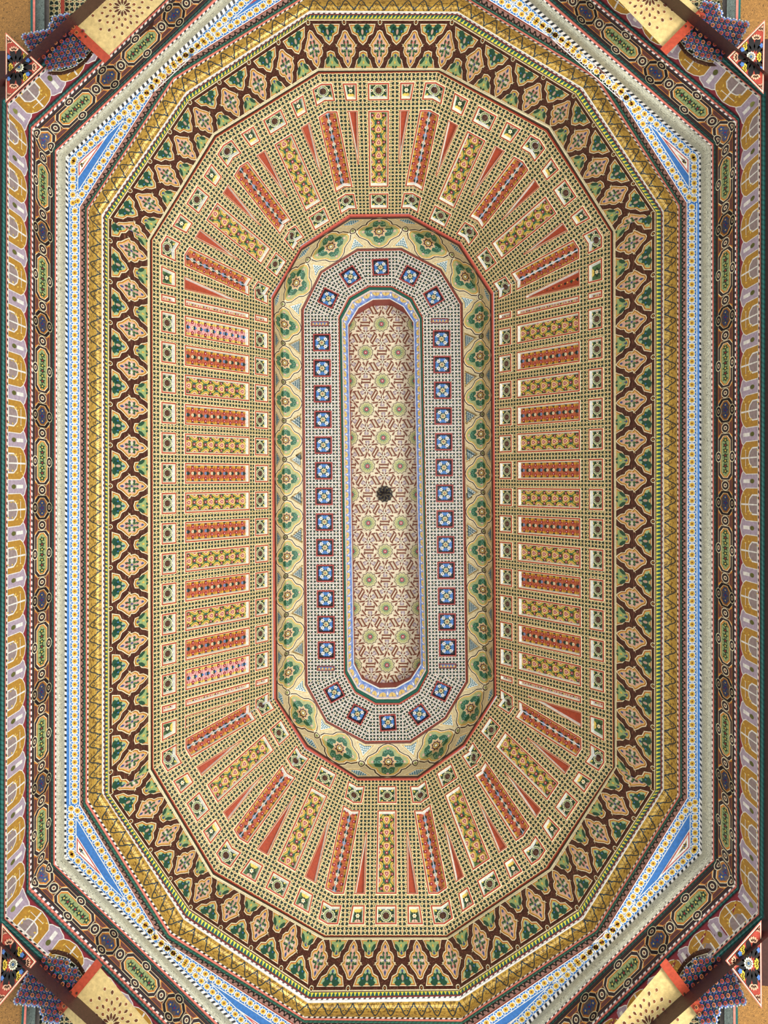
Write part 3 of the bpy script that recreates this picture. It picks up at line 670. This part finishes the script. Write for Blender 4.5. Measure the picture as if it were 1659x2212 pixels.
for x,y in ((691,699.5),(950,693),(704,1443.5),(967,1438)):
    P=sqp(x,y,0,19,5.5); hs.append(P); b=MB()
    for k,h,c in ((1,.004,MAROON),): b.add([fl.pt(*p,h) for p in P],c)
    b.add([fl.pt(*p,.006) for p in sqp(x,y,0,16,3)],C('5f77a8'))
    for q in range(5): b.add([fl.pt(*p,.008) for p in [((x-14+q*7+dx)/1e3,(y+dy)/1e3) for dx,dy in ((-3,2.6),(0,-2.6),(3,2.6))]],C('e0b45a'))
    b.build('slim_coffer',soff)
A,B=K[13],K[14]
for j in range(12):
    j2=(j+1)%12; outer=[(A[j][0]/1e3,A[j][1]/1e3),(A[j2][0]/1e3,A[j2][1]/1e3),(B[j2][0]/1e3,B[j2][1]/1e3),(B[j][0]/1e3,B[j][1]/1e3)]
    vs=[Vector(p) for p in outer]; ed=[(k,(k+1)%4) for k in range(4)]; mine=[P for P in hs if any(inpoly(p,outer) for p in P)]
    for P in mine:
        b0=len(vs); vs+=[Vector(p) for p in P]; ed+=[(b0+k,b0+(k+1)%4) for k in range(4)]
    r=delaunay_2d_cdt(vs,ed,[],1,1e-7); b=MB()
    for tr in r[2]:
        c=sum((r[0][k] for k in tr),Vector((0,0)))/len(tr)
        if any(inpoly(c,P) for P in mine) or not inpoly(c,outer): continue
        pts=[fl.pt(r[0][k][0],r[0][k][1]) for k in tr]; dx=P3(*A[j2],ZP)-P3(*A[j],ZP); dx.normalize(); dy=Vector((-dx.y,dx.x,0)); o=P3(*A[j],ZP)
        b.add(pts,C('f0ecdf'),LAT,[((p-o).dot(dx),(p-o).dot(dy)) for p in pts])
    b.build('lattice_board',soff)
# ---- inner mouldings
im=R12([14,15]); t13=empty('trim_13','green and cream oval moulding with small blue and yellow flower border','moulding','structure')
for j in range(12):
    b=MB(); im.band(b,j,0,.1,RED); im.band(b,j,.1,.32,C('12604e'),PAINT,0,.02); b.build('green_moulding',t13)
    b=MB(); im.band(b,j,.32,.44,C('f0dccb'),PAINT,0,.008); im.band(b,j,.44,.92,C('7f92c6'),PAINT); im.band(b,j,.92,1,WHITE,PAINT,0,.006)
    n=max(1,round(dist(im,j,.7)/.094))
    for k in range(n): motif(b,im,j,(k+.5)/n,1/n,[([(-.4,.47),(.4,.47),(.3,.66),(0,.74),(-.3,.66)],C('d9b868'),0),([(-.03,.47),(.03,.47),(0,.74)],C('5a3a20'),1),([(-.5,.9),(-.1,.8),(0,.74),(.1,.8),(.5,.9)],C('4f78c0'),0),([(-.5,.55),(-.4,.62),(-.5,.8)],WHITE,1),([(.5,.55),(.4,.62),(.5,.8)],WHITE,1)])
    b.build('flower_border',t13)
fc=R12([15,16]); sp=empty('ceiling_centre','long oval panel of green stars in brown interlaced strapwork','ceiling','structure')
for j in range(12): b=MB(); fc.band(b,j,0,1,C('b0524a')); b.build('side_face',sp)
# star panel
ZC=Z[16]; oval=K[16]; 
def PC(p,h=0): return P3(p[0],p[1],ZC-h)
class Ov:
    pass
def addp(b,pts,col,h,m=PAINT):
    q=clipc(pts,oval)
    if q: b.add([PC(p,h) for p in q],col,m)
b=MB(); b.add([PC(p) for p in oval],C('efe2c2')); b.build('ground_board',sp)
stars=[]; 
for r_ in range(-1,14):
    y=700+r_*61.4; cx=lp(824,836,(y-700)/740); 
    for k in ((-2,0,2) if r_%2==0 else (-1,1)): stars.append((cx+k*35.3 if k!=0 else cx,y) if abs(k)<2 else (cx+k*35.3,y))
def bar(b,p,q,w,h):
    for ww,c,hh in ((w+1.1,C('f7efce'),h),(w,C('7d4526'),h+.0015)): addp(b,rib([p,q],ww),c,hh,PAINT)
bars=MB(); kites=MB()
for (x,y) in stars:
    for s in (-1,1):   # triangle centroids
        tx,ty=x,y+s*41
        for k in range(3):
            a=-s*1.5708+k*2.0944; a2=a+math.pi
            kp=[(0,0),(7,3.8),(13,4.6),(15.5,0),(13,-4.6),(7,-3.8)]
            pp=lambda L,an:[(tx+u*math.cos(an)-v*math.sin(an),ty+u*math.sin(an)+v*math.cos(an)) for u,v in L]
            addp(kites,pp(kp,a2),C('4a3038'),.004); addp(kites,scal(pp(kp,a2),(tx+10*math.cos(a2),ty+10*math.sin(a2)),.82),C('b5a4ac'),.005)
            A1=pp([(1.5,5.2),(20,5.2)],a2+.52); bar(bars,A1[0],A1[1],1.9,.006)
            A2=pp([(3,-4.4),(23,-7)],a2-.52); bar(bars,A2[0],A2[1],1.9,.009)
            A3=pp([(17,-9),(17,9)],a2); bar(bars,A3[0],A3[1],1.9,.012)
            A4=pp([(20,-13),(8,-14.5)],a2+.2); bar(bars,A4[0],A4[1],1.7,.003)
        for k in range(6): an=k*1.0472+.5236; addp(bars,rib([(tx,ty),(tx+11*math.cos(an),ty+11*math.sin(an))],.8),C('f7efce'),.013)
bars.build('strapwork',sp); kites.build('kite_inlay',sp)
for n_,(x,y) in enumerate(stars):
    if math.dist((x,y),(831,1068))<14 or not (650<y<1490): continue
    b=MB()
    for r_,c,h in ((19,CREAM,.0145),(17.6,C('3a1814'),.016),(15.8,CREAM,.017),(14.6,C('b9bd7c'),.018)): addp(b,star(x,y,r_,r_,12,.84,.26),c,h)
    addp(b,star(x,y,10,10,12,.5),C('3f7a62'),.019); addp(b,ell(x,y,4.6,4.6,10),C('b04a50'),.020); addp(b,ell(x,y,1.4,1.4,6),WHITE,.021)
    if b.v: b.build('star_rosette',sp)
# hook boss
hk=empty('hanging_boss','dark iron lamp rosette with hook at the centre of the star panel','lamp hook')
b=MB()
ctr=(831,1067)
prof=[(19,.0,.02),(17,.0,.05),(12,0,.06),(9,0,.045),(5,0,.075),(0.5,0,.09)]
for (ra,_,ha),(rb,_,hb) in zip(prof,prof[1:]):
    n=24
    for k in range(n):
        a,e=6.2832*k/n,6.2832*(k+1)/n; wob=lambda i,r:r*(1.0 if i%2 else .86) if r>15 else r
        q=lambda an,i,r,h:PC((ctr[0]+wob(i,r)*math.cos(an),ctr[1]+wob(i,r)*math.sin(an)),h)
        b.add([q(a,k,ra,ha),q(e,k+1,ra,ha),q(e,k+1,rb,hb),q(a,k,rb,hb)],C('2c2a30') if (k+int(ra))%3 else C('6a6248'))
b.build('rosette_plate',hk)
b=MB(); cpt=PC(ctr,.11)
for k in range(14):
    a,e=k*.38,(k+1)*.38
    for m in range(6):
        m0,m1=m*1.0472,(m+1)*1.0472
        q=lambda an,mm:cpt+Vector(((.035+.009*math.cos(mm))*math.cos(an),.009*math.sin(mm)+(.02*an/5),-(.035+.009*math.cos(mm))*math.sin(an)-.02))
        b.add([q(a,m0),q(e,m0),q(e,m1),q(a,m1)],C('1c1a1c'))
b.build('hook',hk)
# ================= corners =================
cdef={'upper left':((63,270),(237,121),(93,145)),'upper right':((1598,256),(1429,103),(1571,124)),'lower left':((57,1929),(219,2088),(79,2077)),'lower right':((1595,1921),(1428,2088),(1567,2075))}
ref=((63,270),(237,121),(93,145))
for cn,dst in cdef.items():
    (x0,y0),(x1,y1),(x2,y2)=ref; D=(x1-x0)*(y2-y0)-(x2-x0)*(y1-y0)
    def T(x,y):
        a=((x-x0)*(y2-y0)-(x2-x0)*(y-y0))/D; c=((x1-x0)*(y-y0)-(x-x0)*(y1-y0))/D
        return (dst[0][0]+a*(dst[1][0]-dst[0][0])+c*(dst[2][0]-dst[0][0]),dst[0][1]+a*(dst[1][1]-dst[0][1])+c*(dst[2][1]-dst[0][1]))
    def poly(b,pts,z,col,m=PAINT):
        b.add([P3(*T(*p),z) for p in pts],col,m)
    # beam linings behind the bracket
    be=empty('corner_beam','painted lattice and cornice boards above the %s corner bracket'%cn,'beam','structure')
    for xa,xb,z,col,m,nm in ((-8,66,5.32,C('a8783a'),SCR,'frieze_board'),(66,71,5.3,C('1d5f58'),PAINT,'cord'),(71,76,5.29,PINK,PAINT,'cord'),(76,96,5.36,C('7d8a80'),SCR,'cornice_board'),(96,106,5.4,C('6a625c'),PAINT,'ledge'),(106,131,5.5,C('e6d498'),LAT,'lattice_board'),(131,139,5.48,RED,PAINT,'red_strip')):
        b=MB(); poly(b,[(xa,-70),(xb,-70),(xb,110),(xa,110)],z,col,m); b.build(nm,be)
    b=MB(); poly(b,[(139,-70),(290,-70),(150,70),(139,60)],5.55,C('e6d498'),LAT); b.build('lattice_board',be)
    b=MB(); poly(b,[(-90,-90),(360,-90),(330,60),(200,140),(12,215),(-90,260)],5.64,C('4a2a20')); b.build('backing_board',be)
    # carved panel
    cp=empty('carved_panel','beige geometric star board edged in red beside the %s bracket'%cn,'panel')
    def Q(u,v): return (158+u*77-v*.0+ (v*150), 47+u*72 - v*148)   # u across, v along
    b=MB(); poly(b,[Q(0,0),Q(1,0),Q(1,1.3),Q(0,1.3)],5.2,C('d9bd7c')); 
    hub=[Q(.5,.45),Q(.5,1.12)]
    for hx,hy in hub:
        for k in range(12):
            an=k*.5236
            for r_,l,wd,c in ((5,15,5,C('5e3420')),(22,8,6,C('8a5030')),(32,10,5,C('6a3c24')),(41,7,6,C('8a5030')),(51,9,6,C('6a3c24')),(62,7,6,C('8a5030'))):
                an2=an+(.26 if r_ in (22,41,62) else 0); cx_,cy_=hx+r_*math.cos(an2),hy+r_*math.sin(an2)
                q=petal(cx_,cy_,an2,l,wd,1,0); qo=scal(q,(cx_+l/2*math.cos(an2),cy_+l/2*math.sin(an2)),1.35)
                lim=[Q(.03,.02),Q(.97,.02),Q(.97,1.28),Q(.03,1.28)]
                for pq,cc,zz in ((qo,C('f1dfa6'),5.198),(q,c,5.1965)):
                    pc=clipc(pq,lim)
                    if pc: poly(b,pc,zz,cc)
    b.build('carved_board',cp)
    b=MB(); e0,e1=Q(-.04,-.07),Q(1.06,-.07)
    for z0,z1,c in ((5.17,5.17,RED),): poly(b,[Q(-.04,-.09),Q(1.06,-.09),Q(1.06,0),Q(-.04,0)],5.17,C('b0452a'))
    b.add([P3(*T(*Q(-.04,-.09)),5.17),P3(*T(*Q(1.06,-.09)),5.17),P3(*T(*Q(1.06,-.09)),5.3),P3(*T(*Q(-.04,-.09)),5.3)],C('8a3020')); b.build('red_edge',cp)
    # floral diamond board
    fb=empty('floral_board','red triangular board with daisies and black leaves in the %s corner'%cn,'board')
    TRI=[(12,70),(93,145),(12,222)]; b=MB()
    poly(b,TRI,5.05,PINK); c0=(38,145)
    for k,c,z in ((.955,CREAM,5.047),(.9,MAROON,5.045),(.87,C('a8402e'),5.043)): poly(b,scal(TRI,c0,k),z,c)
    for i in range(3): b.add([P3(*T(*TRI[i]),5.05),P3(*T(*TRI[(i+1)%3]),5.05),P3(*T(*TRI[(i+1)%3]),5.12),P3(*T(*TRI[i]),5.12)],PINK)
    b.build('panel',fb); b=MB()
    lim=scal(TRI,c0,.85)
    def pp2(pts,c,z):
        q=clipc(pts,lim)
        if q: poly(b,q,z,c)
    for k in range(14): 
        an=k*.449; pp2(petal(c0[0]-4,c0[1],an,44,13,1,.2),BLACK,5.041)
    for x,y in ((30,112),(30,180),(68,145),(20,95),(20,200)):
        for k in range(5): pp2(petal(x,y,math.atan2(y-145,x-30)+(k-2)*.45,13,5.5),C('e0ac88'),5.038)
    for x,y in ((49,122),(49,168),(18,146)):
        for k in range(5): pp2(petal(x,y,(k-2)*.5,12,5),C('d8b83c'),5.038)
    for x,y in ((18,123),(18,170),(60,130),(60,160)): pp2(star(x,y,5.5,5.5,5,.7),C('4f78b4'),5.037)
    for k in range(12): pp2(petal(41,145,k*.5236,11,5),C('f2ecc8'),5.036)
    pp2(ell(41,145,3.2,3.2,8),C('33567a'),5.034); b.build('flower_painting',fb)
    # muqarnas bracket: honeycomb of small pointed niches, tiered
    mq=empty('muqarnas_bracket','blue, white and red honeycomb bracket filling the %s corner'%cn,'bracket')
    b=MB(); poly(b,[(40,88),(92,143),(135,142),(170,132),(200,104),(205,92),(140,25),(120,45),(60,70)],5.45,C('2a2a30')); b.build('core',mq)
    hull=[(42,82),(92,140),(118,152),(150,142),(172,128),(190,110),(200,92),(168,56),(140,28),(128,30),(105,56),(66,72)]
    cnt=0
    for r_ in range(-7,9):
        for q_ in range(-9,10):
            x=120+q_*13.0+r_*6.8; y=92+r_*11.5-q_*2.6
            if True:
                n=len(hull); ins=False
                for i in range(n):
                    a1,b1=hull[i],hull[(i+1)%n]
                    if (a1[1]>y)!=(b1[1]>y) and x<(b1[0]-a1[0])*(y-a1[1])/(b1[1]-a1[1])+a1[0]: ins=not ins
                if not ins: continue
            tier=(x-60)/140+(y-30)/110; z=5.10+.12*min(1,max(0,tier/2)); b=MB()
            rr=9.0; cc=(x,y); hub_c=RED if cnt%3 else C('c4743c')
            for k in range(8):
                a,e=6.2832*k/8,6.2832*(k+1)/8; m_=(a+e)/2
                pA=(x+rr*math.cos(a),y+rr*math.sin(a));pB=(x+rr*math.cos(e),y+rr*math.sin(e));pm=(x+rr*.93*math.cos(m_),y+rr*.93*math.sin(m_))
                i0=(x+3.6*math.cos(a),y+3.6*math.sin(a)); i1=(x+3.6*math.cos(e),y+3.6*math.sin(e))
                col=[C('3f74c4'),C('2f6a58'),C('3f74c4'),C('5c92dc')][(k+cnt)%4]
                b.add([P3(*T(*i0),z),P3(*T(*pA),z+.1),P3(*T(*pB),z+.1),P3(*T(*i1),z)],col)
                wq=petal(x,y,a,rr*1.1,3.4,1,.35); b.add([P3(*T(*w_),z+.085*(math.dist(w_,cc)/rr)-.006) for w_ in wq],C('f4f2e6'))
            b.add([P3(*T(*w_),z-.008) for w_ in star(x,y,5,5,8,.72)],hub_c)
            b.add([P3(*T(*w_),z-.011) for w_ in ell(x,y,2.9,2.9,6)],C('4e2a1a'))
            b.build('honeycomb_cell',mq); cnt+=1
    # scalloped arch under the bracket
    b=MB(); arc=[(92,148),(112,158),(135,158),(160,150),(182,134),(197,115),(204,98)]
    for ww,c,z in ((7,C('38402a'),5.42),): 
        poly(b,[(x-6,y-9) for x,y in arc]+arc[::-1],5.36,C('3a4230'))
    for p in ribs(arc,4.2): poly(b,p,5.33,C('3f2414'),ROPE)
    for p in ribs(arc,.7): poly(b,[(x-2,y-4.5) for x,y in p],5.325,CREAM)
    for k,(x,y) in enumerate(arc[1:-1]): poly(b,star(x-5,y-9,2.6,2.6,5,.6),5.32,YEL)
    b.build('scalloped_arch',mq)
